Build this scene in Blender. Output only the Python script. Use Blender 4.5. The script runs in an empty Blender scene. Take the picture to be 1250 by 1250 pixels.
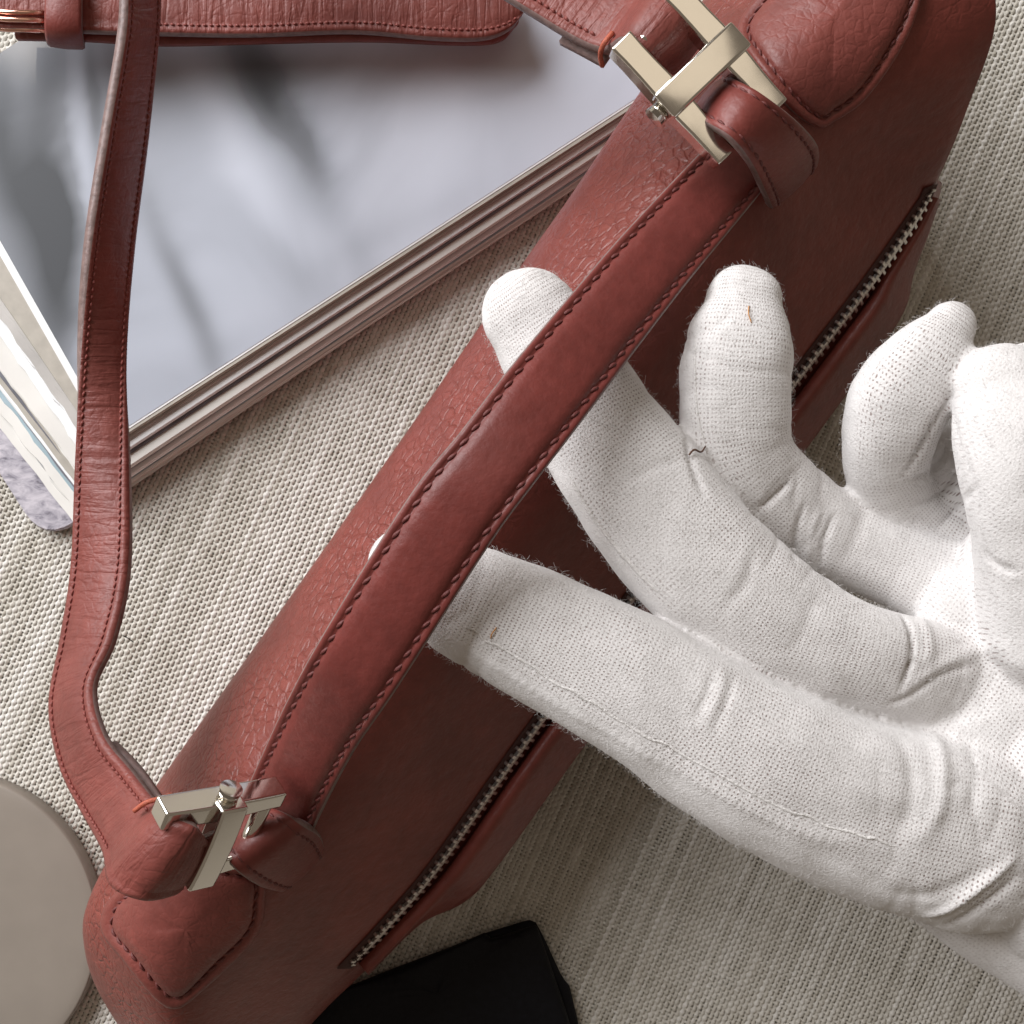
import bpy, bmesh, math, random
import numpy as np
from mathutils import Vector, Matrix
from mathutils.bvhtree import BVHTree

random.seed(7)
RNG = np.random.default_rng(11)
CM = 0.01
C = bpy.context.scene.collection
sc = bpy.context.scene

# ------------------------------------------------------------------ camera, light, exposure
H = 30.0                      # camera height above the cloth, cm
PPC = 50.0                    # photo pixels per cm on the cloth
cam_d = bpy.data.cameras.new("camera")
cam = bpy.data.objects.new("camera", cam_d)
C.objects.link(cam)
cam.location = (0, 0, H * CM)
cam.rotation_euler = (0, 0, 0)
cam_d.sensor_width = 36.0
cam_d.lens = 36.0 * H / (1250.0 / PPC)
cam_d.clip_start = 0.005
cam_d.clip_end = 50.0
sc.camera = cam

world = bpy.data.worlds.new("World")
sc.world = world
world.use_nodes = True
bg = world.node_tree.nodes["Background"]
bg.inputs[0].default_value = (1.0, 0.82, 0.64, 1)
bg.inputs[1].default_value = 0.165

def area_light(name, loc, target, size, size_y, power, col):
    d = bpy.data.lights.new(name, 'AREA')
    d.shape = 'RECTANGLE'; d.size = size; d.size_y = size_y
    d.energy = power; d.color = col
    o = bpy.data.objects.new(name, d)
    C.objects.link(o)
    o.location = loc
    o.rotation_euler = (Vector(target) - Vector(loc)).to_track_quat('-Z', 'Y').to_euler()
    return o

area_light("window_light", (-0.66, 0.60, 0.62), (0, 0, 0.03), 0.95, 0.75, 21.5, (0.985, 0.985, 1.0))
area_light("plate_reflection_fill", (0.30, 0.70, 1.9), (0.3, 0.70, 0), 0.9, 0.9, 1.75, (1.0, 0.86, 0.68))  # added overhead panel: stands in for ceiling bounce, gives the metal plates a warm reflection

sc.view_settings.view_transform = 'Standard'
sc.view_settings.look = 'None'
sc.view_settings.exposure = 0.0
sc.view_settings.gamma = 1.0

spd = bpy.data.lights.new("sunbeam", 'SPOT'); spd.energy = 45; spd.color = (1.0, .86, .66); spd.spot_size = math.radians(1.25); spd.spot_blend = .5; spd.shadow_soft_size = .004
spo = bpy.data.objects.new("sunbeam", spd); C.objects.link(spo); spo.location = (-.55, .80, .75)
spo.rotation_euler = (Vector((-.126, .132, .03)) - spo.location).to_track_quat('-Z', 'Y').to_euler()

# ------------------------------------------------------------------ helpers
def P(px, py, z):
    """point (in metres) at height z cm that stands under photo pixel px, py"""
    s = (H - z) / H / PPC
    return Vector(((px - 625.0) * s * CM, -(py - 625.0) * s * CM, z * CM))

def tag(o, label=None, cat=None, group=None, kind=None):
    if label: o["label"] = label
    if cat: o["category"] = cat
    if group: o["group"] = group
    if kind: o["kind"] = kind
    return o

def empty(name, loc, label, cat, group=None):
    o = bpy.data.objects.new(name, None)
    o.empty_display_size = 0.01
    o.location = loc
    C.objects.link(o)
    return tag(o, label, cat, group)

def link_child(o, parent):
    C.objects.link(o)
    if parent is not None:
        o.parent = parent
        if parent.type == 'EMPTY':
            o.matrix_parent_inverse = Matrix.Translation(-parent.location)
    return o

def mesh_obj(name, verts, faces, mats, parent=None, midx=None, smooth=True, attrs=None):
    me = bpy.data.meshes.new(name)
    me.from_pydata([tuple(v) for v in verts], [], faces)
    if not isinstance(mats, (list, tuple)): mats = [mats]
    for m in mats: me.materials.append(m)
    if midx is not None: me.polygons.foreach_set("material_index", midx)
    me.polygons.foreach_set("use_smooth", [smooth] * len(me.polygons))
    if attrs:
        for an, av in attrs.items():
            a = me.attributes.new(an, 'FLOAT_VECTOR', 'POINT')
            a.data.foreach_set("vector", np.asarray(av, dtype=np.float32).ravel())
    me.update()
    o = bpy.data.objects.new(name, me)
    return link_child(o, parent)

def fast_mesh(name, verts, quads, mat, parent=None, attrs=None):
    me = bpy.data.meshes.new(name)
    verts = np.asarray(verts, dtype=np.float32); quads = np.asarray(quads, dtype=np.int32)
    me.vertices.add(len(verts)); me.vertices.foreach_set("co", verts.ravel())
    me.loops.add(quads.size); me.loops.foreach_set("vertex_index", quads.ravel())
    me.polygons.add(len(quads))
    me.polygons.foreach_set("loop_start", np.arange(len(quads), dtype=np.int32) * 4)
    me.polygons.foreach_set("use_smooth", np.ones(len(quads), dtype=bool))
    me.materials.append(mat)
    if attrs:
        for an, av in attrs.items():
            a = me.attributes.new(an, 'FLOAT', 'POINT')
            a.data.foreach_set("value", np.asarray(av, dtype=np.float32))
    me.update(calc_edges=True)
    me.validate()
    o = bpy.data.objects.new(name, me)
    return link_child(o, parent)

def catmull(pts, n):
    """resample a list of equal-length vectors with n steps per span"""
    p = np.asarray(pts, dtype=float)
    p = np.vstack([2 * p[0] - p[1], p, 2 * p[-1] - p[-2]])
    out = []
    for i in range(1, len(p) - 2):
        a, b, c, d = p[i - 1], p[i], p[i + 1], p[i + 2]
        for k in range(n):
            t = k / n
            out.append(0.5 * (2 * b + (c - a) * t + (2 * a - 5 * b + 4 * c - d) * t * t + (3 * b - a - 3 * c + d) * t ** 3))
    out.append(p[-2])
    return np.array(out)

class Sweep:
    """a band swept through stations (left px, right px, z left, z right); profile = closed loop of (s, t cm)"""
    def __init__(self, stations, per=8):
        raw = []
        for (lx, ly, lz, rx, ry, rz) in stations:
            raw.append(list(P(lx, ly, lz)) + list(P(rx, ry, rz)))
        q = catmull(raw, per)
        self.L, self.R = q[:, :3], q[:, 3:]
        self.c = (self.L + self.R) / 2
        self.side = (self.R - self.L) / 2
        t = np.gradient(self.c, axis=0)
        t /= np.linalg.norm(t, axis=1)[:, None] + 1e-12
        up = np.cross(self.side, t)
        up /= np.linalg.norm(up, axis=1)[:, None] + 1e-12
        if up[len(up) // 3][2] < 0: up = -up
        for i in range(1, len(up)):
            if np.dot(up[i], up[i - 1]) < 0: up[i] = -up[i]
        self.up, self.t = up, t
        d = np.linalg.norm(np.diff(self.c, axis=0), axis=1)
        self.s = np.concatenate([[0], np.cumsum(d)])
    def pt(self, i, s, t):
        return self.c[i] + self.side[i] * s + self.up[i] * t * CM
    def build(self, name, profile, mats, parent, edge=(), wob=0.0, endtaper=None):
        n, m = len(self.c), len(profile)
        V, A = [], []
        for i in range(n):
            w = np.linalg.norm(self.side[i])
            for (s, t) in profile:
                ss, tt = s, t
                if endtaper: 
                    f = endtaper(i / (n - 1)); ss, tt = s * f[0], t * f[1]
                V.append(self.pt(i, ss, tt)); A.append((self.s[i], ss * w, t * CM))
        F, M = [], []
        for i in range(n - 1):
            for j in range(m):
                k = (j + 1) % m
                F.append((i * m + j, i * m + k, (i + 1) * m + k, (i + 1) * m + j))
                M.append(1 if j in edge else 0)
        F.append(tuple(range(m))); M.append(0)
        F.append(tuple((n - 1) * m + j for j in reversed(range(m)))); M.append(0)
        o = mesh_obj(name, V, F, mats, parent, M, True, {"suv": A})
        bm = bmesh.new(); bm.from_mesh(o.data); bmesh.ops.recalc_face_normals(bm, faces=bm.faces); bm.to_mesh(o.data); bm.free()
        return o
    def line(self, s, t, i0=0, i1=None):
        i1 = i1 or len(self.c)
        return [self.pt(i, s, t) for i in range(i0, i1)], [self.up[i] for i in range(i0, i1)]

def resample(pts, step):
    p = np.asarray(pts); d = np.linalg.norm(np.diff(p[:, :3], axis=0), axis=1)
    s = np.concatenate([[0], np.cumsum(d)])
    n = max(2, int(round(s[-1] / step)) + 1)
    q = np.linspace(0, s[-1], n)
    return np.stack([np.interp(q, s, p[:, k]) for k in range(p.shape[1])], 1)

def stitching(name, lines, mat, parent, pitch=0.21, rad=0.035, fill=0.78, slant=0.02):
    """thread stitches laid along lines of (points, ups): every stitch a bent spindle"""
    V, F = [], []
    for pts, ups in lines:
        q = resample(np.hstack([np.asarray(pts), np.asarray(ups)]), pitch * CM)
        for i in range(len(q) - 1):
            a, b = q[i, :3], q[i + 1, :3]; up = q[i, 3:] / (np.linalg.norm(q[i, 3:]) + 1e-9)
            d = b - a; L = np.linalg.norm(d); d = d / (L + 1e-9)
            sd = np.cross(d, up)
            a2 = a + d * L * (1 - fill) / 2; l2 = L * fill
            base = len(V); R = 5
            jit = random.uniform(-.3, .3)
            for k in range(R):
                f = k / (R - 1)
                rr = rad * CM * (0.35 + 0.75 * math.sin(math.pi * f)) * random.uniform(.92, 1.08)
                cen = a2 + d * l2 * f + sd * (f - .5) * slant * CM * (1 + jit) + up * CM * rad * (1.0 * math.sin(math.pi * f) - .75)
                for j in range(6):
                    an = j * math.pi / 3
                    V.append(cen + sd * math.cos(an) * rr + up * math.sin(an) * rr)
            for k in range(R - 1):
                for j in range(6):
                    jj = (j + 1) % 6
                    F.append((base + k * 6 + j, base + k * 6 + jj, base + k * 6 + 6 + jj, base + k * 6 + 6 + j))
            F.append(tuple(base + j for j in reversed(range(6)))); F.append(tuple(base + (R - 1) * 6 + j for j in range(6)))
    o = mesh_obj(name, V, F, mat, parent)
    o["kind"] = "stuff"
    return o

def tube(name, pts, rads, mat, parent, sides=8, squash=1.0, obj=True):
    p = np.asarray([list(x) for x in pts], float); n = len(p)
    t = np.gradient(p, axis=0); t /= np.linalg.norm(t, axis=1)[:, None] + 1e-12
    V, F = [], []
    ref = np.array([0, 0, 1.0])
    for i in range(n):
        sd = np.cross(t[i], ref)
        if np.linalg.norm(sd) < .05: sd = np.cross(t[i], [0, 1.0, 0.1])
        sd /= np.linalg.norm(sd); up = np.cross(sd, t[i])
        for j in range(sides):
            a = 2 * math.pi * j / sides
            ca, sa = math.cos(a), math.sin(a)
            if sides > 20: ca = math.copysign(abs(ca) ** .86, ca); sa = math.copysign(abs(sa) ** .86, sa)
            V.append(p[i] + (sd * ca + up * sa * squash) * rads[i])
    for i in range(n - 1):
        for j in range(sides):
            k = (j + 1) % sides
            F.append((i * sides + j, i * sides + k, (i + 1) * sides + k, (i + 1) * sides + j))
    F.append(tuple(reversed(range(sides)))); F.append(tuple((n - 1) * sides + j for j in range(sides)))
    if not obj: return V, F
    return mesh_obj(name, V, F, mat, parent)

# ------------------------------------------------------------------ materials
class NT:
    def __init__(self, name):
        self.m = bpy.data.materials.new(name); self.m.use_nodes = True
        self.t = self.m.node_tree; self.b = self.t.nodes["Principled BSDF"]
    def n(self, typ, **kw):
        x = self.t.nodes.new(typ)
        for k, v in kw.items():
            if k.startswith("i_"):
                key = k[2:]
                x.inputs[int(key) if key.isdigit() else key.replace("_", " ")].default_value = v
            else: setattr(x, k, v)
        return x
    def l(self, a, b): self.t.links.new(a, b)
    def math(self, op, a, b=None, clamp=False):
        x = self.n("ShaderNodeMath", operation=op); x.use_clamp = clamp
        for i, v in enumerate((a, b)):
            if v is None: continue
            if isinstance(v, (int, float)): x.inputs[i].default_value = v
            else: self.l(v, x.inputs[i])
        return x.outputs[0]
    def ramp(self, fac, stops):
        r = self.n("ShaderNodeValToRGB")
        e = r.color_ramp.elements
        while len(e) < len(stops): e.new(0.5)
        for k, (p, c) in enumerate(stops):
            e[k].position = p; e[k].color = (*c, 1) if len(c) == 3 else c
        self.l(fac, r.inputs[0]); return r.outputs[0]
    def bump(self, h, strength, dist, prev=None):
        b = self.n("ShaderNodeBump"); b.inputs["Strength"].default_value = strength
        b.inputs["Distance"].default_value = dist
        self.l(h, b.inputs["Height"])
        if prev is not None: self.l(prev, b.inputs["Normal"])
        return b.outputs[0]
    def set(self, **kw):
        for k, v in kw.items():
            key = k.replace("_", " ")
            if key in self.b.inputs: self.b.inputs[key].default_value = v
        return self

def leather(name, col, coord="object", cells=330.0, crack=0.5, grain=0.35, rough=0.42, wrinkle=0.0, crk=False):
    N = NT(name)
    if coord == "object":
        vec = N.n("ShaderNodeTexCoord").outputs["Object"]
    else:
        vec = N.n("ShaderNodeAttribute", attribute_name="suv").outputs["Vector"]
    dn = N.n("ShaderNodeTexNoise", i_Scale=260.0, i_Detail=3.0); N.l(vec, dn.inputs["Vector"])
    mx = N.n("ShaderNodeMix", data_type='VECTOR'); mx.inputs["Factor"].default_value = 0.0016
    sub = N.n("ShaderNodeVectorMath", operation='MULTIPLY_ADD')
    N.l(dn.outputs["Color"], sub.inputs[0]); sub.inputs[1].default_value = (.0024,) * 3; N.l(vec, sub.inputs[2])
    vor = N.n("ShaderNodeTexVoronoi", feature='DISTANCE_TO_EDGE', i_Scale=cells); N.l(sub.outputs[0], vor.inputs["Vector"])
    cr = N.n("ShaderNodeMapRange"); cr.inputs["From Max"].default_value = 0.16; N.l(vor.outputs["Distance"], cr.inputs["Value"])
    vor2 = N.n("ShaderNodeTexVoronoi", feature='DISTANCE_TO_EDGE', i_Scale=cells * 2.3); N.l(sub.outputs[0], vor2.inputs["Vector"])
    cr2 = N.n("ShaderNodeMapRange"); cr2.inputs["From Max"].default_value = 0.22; cr2.inputs["To Min"].default_value = .82; N.l(vor2.outputs["Distance"], cr2.inputs["Value"])
    big = N.n("ShaderNodeTexNoise", i_Scale=55.0, i_Detail=2.0); N.l(vec, big.inputs["Vector"])
    mask = N.n("ShaderNodeMapRange"); mask.inputs["From Min"].default_value = .35; mask.inputs["From Max"].default_value = .62
    N.l(big.outputs["Fac"], mask.inputs["Value"])
    fine = N.n("ShaderNodeTexNoise", i_Scale=1500.0, i_Detail=4.0, i_Roughness=0.6); N.l(vec, fine.inputs["Vector"])
    mid = N.n("ShaderNodeTexNoise", i_Scale=420.0, i_Detail=3.0); N.l(vec, mid.inputs["Vector"])
    # colour: drum-dyed leather, slightly uneven
    cv = N.ramp(big.outputs["Fac"], [(0.3, tuple(c * .84 for c in col)), (0.7, tuple(min(1, c * 1.14) for c in col))])
    mc = N.n("ShaderNodeMix", data_type='RGBA', blend_type='MULTIPLY'); mc.inputs["Factor"].default_value = 1.0
    fr = N.ramp(mid.outputs["Fac"], [(0.25, (.86, .84, .84)), (0.75, (1.08, 1.08, 1.08))])
    N.l(cv, mc.inputs["A"]); N.l(fr, mc.inputs["B"])
    N.l(mc.outputs["Result"], N.b.inputs["Base Color"])
    h = N.math('MULTIPLY', N.math('MULTIPLY', cr.outputs[0], cr2.outputs[0]), N.math('ADD', N.math('MULTIPLY', mask.outputs[0], .8), .2))
    if crk: h = N.math('MULTIPLY', h, N.n("ShaderNodeAttribute", attribute_name="crk").outputs["Fac"])
    nb = N.bump(h, crack, .0005)
    nb = N.bump(mid.outputs["Fac"], grain, .0006, nb)
    nb = N.bump(fine.outputs["Fac"], grain * .9, .00018, nb)
    if wrinkle > 0:
        mp = N.n("ShaderNodeMapping"); mp.inputs["Scale"].default_value = (520, 75, 1); N.l(vec, mp.inputs["Vector"])
        wn = N.n("ShaderNodeTexNoise", i_Scale=1.0, i_Detail=3.0, i_Distortion=.8); N.l(mp.outputs[0], wn.inputs["Vector"])
        wr = N.n("ShaderNodeMapRange"); wr.inputs["From Min"].default_value = .3; wr.inputs["From Max"].default_value = .55
        N.l(wn.outputs["Fac"], wr.inputs["Value"])
        nb = N.bump(wr.outputs[0], wrinkle, .0006, nb)
    N.l(nb, N.b.inputs["Normal"])
    rr = N.ramp(fine.outputs["Fac"], [(.3, (rough - .06,) * 3), (.7, (rough + .1,) * 3)])
    N.l(rr, N.b.inputs["Roughness"])
    N.set(Specular_IOR_Level=.40, Sheen_Weight=.02, Sheen_Roughness=.4, Sheen_Tint=(1, .85, .82, 1))
    return N.m

def plain(name, col, rough=.5, metal=0.0, spec=.5, noise=0.0, nscale=300.0, bump=0.0):
    N = NT(name); N.set(Base_Color=(*col, 1), Roughness=rough, Metallic=metal, Specular_IOR_Level=spec)
    if noise or bump:
        v = N.n("ShaderNodeTexCoord").outputs["Object"]
        t = N.n("ShaderNodeTexNoise", i_Scale=nscale, i_Detail=5.0); N.l(v, t.inputs["Vector"])
        if noise:
            N.l(N.ramp(t.outputs["Fac"], [(.3, tuple(c * (1 - noise) for c in col)), (.7, tuple(min(1, c * (1 + noise)) for c in col))]), N.b.inputs["Base Color"])
        if bump: N.l(N.bump(t.outputs["Fac"], bump, .0005), N.b.inputs["Normal"])
    return N.m

RED = (0.200, 0.047, 0.036)
M_body = leather("body_leather", RED, "object", 400.0, .70, .34, .36, crk=True)
M_handle = leather("handle_leather", (.165, .035, .029), "suv", 600.0, .03, .24, .42)
M_strap = leather("strap_leather", (.200, .052, .042), "suv", 420.0, .15, .30, .44, wrinkle=.32)
M_tab = leather("tab_leather", (.20, .051, .041), "object", 480.0, .15, .22, .42)
M_loop = leather("loop_leather", (.19, .043, .035), "suv", 520.0, .08, .22, .42)
M_edge = plain("edge_paint", (.19, .125, .115), .45, noise=.25, nscale=700, bump=.4)
M_thread = plain("stitch_thread", (.22, .05, .04), .6, noise=.15, nscale=2500, bump=.3)
M_thread_dark = plain("dark_stitch_thread", (.13, .030, .027), .6, noise=.15, nscale=2500, bump=.3)
M_tack = plain("bar_tack_thread", (.42, .10, .055), .6, noise=.2, nscale=2500, bump=.4)
M_tape = plain("zip_tape", (.06, .022, .019), .8)
M_tooth = plain("zip_metal", (.74, .71, .67), .30, 1.0)
def steel_mat():
    N = NT("polished_nickel"); N.set(Base_Color=(.82, .79, .735, 1), Metallic=1.0, Roughness=.10)
    v = N.n("ShaderNodeTexCoord").outputs["Object"]
    t = N.n("ShaderNodeTexNoise", i_Scale=500.0, i_Detail=6.0); N.l(v, t.inputs["Vector"])
    N.l(N.ramp(t.outputs["Fac"], [(.3, (.11,) * 3), (.7, (.14,) * 3)]), N.b.inputs["Roughness"])
    return N.m
M_steel = steel_mat()
M_rose = plain("rose_gold_metal", (.90, .52, .42), .2, 1.0)
M_black = plain("black_pouch_cloth", (.004, .004, .0065), .62, spec=.22, noise=.3, nscale=700, bump=.5)
M_lid = plain("taupe_lacquer", (.27, .235, .20), .45, noise=.04, nscale=120)

# ------------------------------------------------------------------ setting: table and linen cloth
def linen_mat():
    N = NT("linen_yarn")
    tone = N.n("ShaderNodeAttribute", attribute_name="tone").outputs["Fac"]
    v = N.n("ShaderNodeTexCoord").outputs["Object"]
    t = N.n("ShaderNodeTexNoise", i_Scale=1800.0, i_Detail=4.0); N.l(v, t.inputs["Vector"])
    a = N.math('ADD', N.math('MULTIPLY', tone, .7), N.math('MULTIPLY', t.outputs["Fac"], .3))
    N.l(N.ramp(a, [(.15, (.42, .39, .33)), (.5, (.62, .59, .53)), (.85, (.78, .76, .72))]), N.b.inputs["Base Color"])
    N.l(N.bump(t.outputs["Fac"], .6, .0003), N.b.inputs["Normal"])
    N.set(Roughness=.85, Specular_IOR_Level=.2)
    return N.m
M_linen = linen_mat()
def ground_mat():
    N = NT("linen_ground"); v = N.n("ShaderNodeTexCoord").outputs["Object"]
    ch = N.n("ShaderNodeTexNoise", i_Scale=600.0, i_Detail=2.0); N.l(v, ch.inputs["Vector"])
    N.l(N.ramp(ch.outputs["Fac"], [(.3, (.34, .31, .26)), (.7, (.46, .42, .36))]), N.b.inputs["Base Color"])
    N.set(Roughness=.9, Specular_IOR_Level=.1); return N.m
tb = mesh_obj("table_top", [(-1.2, -1.2, -.004), (1.2, -1.2, -.004), (1.2, 1.2, -.004), (-1.2, 1.2, -.004)], [(0, 1, 2, 3)], ground_mat(), smooth=False)
tag(tb, kind="structure")

def linen():
    pw, pf, half = 0.112, 0.094, 19.0
    ang = math.radians(66)
    d1 = np.array([math.cos(ang), math.sin(ang)]); d2 = np.array([-d1[1], d1[0]])
    lim = 14.2
    VV, QQ, TT = [], [], []
    base = 0
    for fam in (0, 1):
        dirA, dirB = (d1, d2) if fam == 0 else (d2, d1)
        per, sides = (3, 3) if fam == 0 else (2, 3)
        pa, pb = (pf, pw) if fam == 0 else (pw, pf)      # step along the yarn, step between yarns
        n = int(2 * half / pb); na = int(2 * half / pa)
        ru = na * per + 1
        u = (np.arange(ru) / per - na / 2) * pa
        fat = RNG.random(n) ** 4
        band = np.interp(np.arange(n), np.arange(0, n + 7, 7), RNG.normal(0, 1, len(np.arange(0, n + 7, 7))))
        for i in range(n):
            v0 = (i - n / 2) * pb
            nz = lambda m: np.interp(np.arange(ru), np.arange(0, ru + m, m), RNG.normal(0, 1, len(np.arange(0, ru + m, m))))
            k, k2 = nz(60), nz(7)
            slub = np.clip(nz(30) - .9, 0, 1.2) * (fam == 0)
            r0 = (.043 + .014 * fat[i]) if fam == 0 else .030 + .004 * fat[i]
            r = np.clip(r0 * (1 + .05 * k + .07 * k2 + .25 * slub), .02, .072)
            lat = v0 + .004 * k2 + .005 * k
            ph = (u / pa) * math.pi + (0 if (i + fam) % 2 == 0 else math.pi)
            cz = np.cos(ph)
            z = (.019 if fam == 0 else .012) * cz - (.0 if fam == 0 else .014)
            r = r * (1 + (.14 if fam == 0 else .05) * cz)
            al = np.linspace(-.15, math.pi + .15, sides)
            off = np.cos(al)[None, :] * r[:, None] + lat[:, None]
            zz = np.sin(al)[None, :] * r[:, None] * .8 + z[:, None] - .075
            X = u[:, None] * dirA[0] + off * dirB[0]; Y = u[:, None] * dirA[1] + off * dirB[1]
            keep = np.where((np.abs(u * dirA[0] + v0 * dirB[0]) < lim) & (np.abs(u * dirA[1] + v0 * dirB[1]) < lim))[0]
            if len(keep) < 3: continue
            ks = slice(keep[0], keep[-1] + 1); X, Y, zz = X[ks], Y[ks], zz[ks]; ru_ = len(X)
            VV.append(np.stack([X, Y, zz], 2).reshape(-1, 3) * CM)
            ii = np.arange(ru_ - 1)[:, None] * sides + np.arange(sides - 1)[None, :] + base
            q = np.stack([ii, ii + sides, ii + sides + 1, ii + 1], 2).reshape(-1, 4)
            if fam == 0: q = q[:, ::-1]
            QQ.append(q)
            tn = np.clip(.50 + .10 * band[i] + .11 * RNG.normal() + .06 * k2 + .06 * k + .2 * fat[i] + .15 * slub, 0, 1)
            TT.append(np.repeat(tn[ks], sides))
            base += ru_ * sides
    o = fast_mesh("linen_cloth", np.vstack(VV), np.vstack(QQ), M_linen, None, {"tone": np.concatenate(TT)})
    o["kind"] = "structure"
    return o
linen()

# ------------------------------------------------------------------ handbag
bag = empty("handbag", P(640, 700, 0), "small reddish brown pebbled leather handbag with nickel hardware, lifted by its padded handle", "handbag")

A1 = [(205, 1330), (128, 1222), (104, 1150), (112, 1095), (155, 1015), (215, 928), (350, 738), (520, 497), (640, 322), (700, 237), (770, 132), (850, 15), (965, -150)]
A6 = [(300, 1340), (340, 1275), (382, 1228), (425, 1184), (480, 1124), (540, 1053), (652, 895), (816, 675), (930, 523), (997, 435), (1066, 345), (1126, 258), (1141, 229)]
A7 = [(320, 1345), (352, 1280), (396, 1228), (438, 1188), (496, 1128), (570, 1072), (690, 915), (850, 700), (968, 545), (1036, 450), (1090, 375), (1133, 264), (1146, 224)]
zprof = [4.2, 6.3, 7.6, 7.2, 5.6, 3.9]
frac = [0, .10, .31, .53, .78, 1.0]
zsc = [.62, .80, .90, .96, 1, 1, 1, 1, 1, 1, 1, 1, 1]
ctrl = []
for u in range(13):
    row = []
    a, b = np.array(A1[u]), np.array(A6[u])
    pts = [a + (b - a) * f for f in frac]
    if u == 12: pts = [np.array(x) for x in [(965, -150), (1040, -165), (1140, -110), (1201, 14), (1172, 140), (1141, 229)]]
    row.append(P(a[0] + 70, a[1] + 30, 0.05))
    for p, z in zip(pts, zprof): row.append(P(p[0], p[1], z * zsc[u]))
    row.append(P(A7[u][0], A7[u][1], 2.4 * zsc[u]))
    row.append(P(A7[u][0] - 60, A7[u][1] - 20, 0.05))
    ctrl.append([list(x) for x in row])
# close the two ends inside the outline
def shrink(row, k, dz, dx, dy):
    r = np.array(row); c = r.mean(0)
    q = c + (r - c) * k; q[:, 0] += dx * CM; q[:, 1] += dy * CM; q[:, 2] -= dz * CM
    q[:, 2] = np.maximum(q[:, 2], .0004)
    return q.tolist()
rows = [shrink(ctrl[0], .35, .3, -.1, -.1)] + ctrl + [shrink(ctrl[-1], .93, .12, .02, -.02), shrink(ctrl[-1], .45, .4, -.1, -.1)]
G = np.array(rows)                       # (rows, cols, 3)
def bicubic(G, nu, nv):
    a = np.array([catmull(G[i], nv) for i in range(G.shape[0])])
    return np.array([catmull(a[:, j], nu) for j in range(a.shape[1])]).transpose(1, 0, 2)
S = bicubic(G, 12, 12)
S[:, :, 2] = np.maximum(S[:, :, 2], .0003)
nu, nv = S.shape[:2]
bv = S.reshape(-1, 3); bf = []
for i in range(nu - 1):
    for j in range(nv - 1):
        bf.append((i * nv + j, i * nv + j + 1, (i + 1) * nv + j + 1, (i + 1) * nv + j))
    bf.append((i * nv + nv - 1, i * nv, (i + 1) * nv, (i + 1) * nv + nv - 1))
bf.append(tuple(reversed(range(nv)))); bf.append(tuple((nu - 1) * nv + j for j in range(nv)))
body = mesh_obj("body", bv, bf, M_body, bag)
cw = np.clip(1.25 - np.abs(np.arange(nv) / (nv - 1) - .30) / .17, .0, 1) 
ca = body.data.attributes.new("crk", 'FLOAT', 'POINT'); ca.data.foreach_set("value", np.tile(.06 + .94 * cw, nu).astype(np.float32))
bm = bmesh.new(); bm.from_mesh(body.data); bmesh.ops.recalc_face_normals(bm, faces=bm.faces); bm.to_mesh(body.data); bm.free()

def bvh_of(o):
    bm = bmesh.new(); bm.from_mesh(o.data); t = BVHTree.FromBMesh(bm); bm.free(); return t
CAM = Vector((0, 0, H * CM))
def hit(tree, px, py, lift=0.0):
    d = (P(px, py, 0) - CAM).normalized()
    loc, nor, idx, dist = tree.ray_cast(CAM, d)
    if loc is None: return None, None
    if nor.z < 0: nor = -nor
    return loc + nor * lift * CM, nor
T_body = bvh_of(body)

# pocket panel under the zip
panel = Sweep([(444, 1183, 3.9, 446, 1186, 3.5), (498, 1126, 4.0, 510, 1124, 3.3), (535, 1085, 4.0, 566, 1098, 2.9), (567, 1045, 4.0, 606, 1056, 2.9),
               (667, 901, 4.0, 706, 918, 2.9), (831, 683, 4.0, 866, 705, 2.9), (945, 533, 4.0, 984, 545, 2.9), (1013, 443, 4.0, 1052, 452, 2.9),
               (1065, 373, 4.0, 1100, 382, 2.9), (1084, 335, 3.9, 1113, 332, 3.1), (1118, 278, 3.9, 1130, 284, 3.5), (1138, 240, 3.9, 1143, 243, 3.6)], 8)
prof_panel = [(-1, -.15), (-1, .06), (-.9, .12), (-.6, .12), (.5, .12), (.85, .10), (1, .03), (1, -.25)]
panel.build("pocket_panel", prof_panel, [M_body, M_edge], bag)

# zipper: tape and two rows of interlocking teeth
zpts = catmull([list(p) for p in A6[3:]], 16)
zp3, zn3 = [], []
for x, y in zpts:
    loc, nor = hit(T_body, x - 5, y - 3)
    if loc is not None: zp3.append(list(loc)); zn3.append(list(nor))
zq = resample(np.hstack([zp3, zn3]), .0015)
V, F = [], []
for i, r in enumerate(zq):
    c, n = r[:3], r[3:] / np.linalg.norm(r[3:])
    t = zq[min(i + 1, len(zq) - 1), :3] - zq[max(i - 1, 0), :3]; t /= np.linalg.norm(t)
    sd = np.cross(t, n)
    for s, h in ((-.25, .012), (-.23, .035), (.23, .035), (.25, .012)):
        V.append(c + sd * s * CM + n * h * CM)
    if i:
        b = i * 4
        for k in range(3): F.append((b - 4 + k, b - 3 + k, b + 1 + k, b + k))
zipper = mesh_obj("zipper", V, F, M_tape, bag)
def tooth_mesh():
    bm = bmesh.new()
    for (sx, sy, sz, ox, oy) in ((.20, .085, .12, 0, 0), (.09, .135, .10, .08, 0)):
        r = bmesh.ops.create_cube(bm, size=1.0)
        for v in r["verts"]: v.co = Vector(((v.co.x * sx + ox) * CM, v.co.y * sy * CM, (v.co.z * sz + .03) * CM))
    bmesh.ops.bevel(bm, geom=bm.edges[:], offset=.00012, segments=1, affect='EDGES')
    me = bpy.data.meshes.new("tooth"); bm.to_mesh(me); bm.free(); me.materials.append(M_tooth); return me
tm = tooth_mesh()
zt = resample(np.hstack([zp3, zn3]), .00098)
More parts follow.
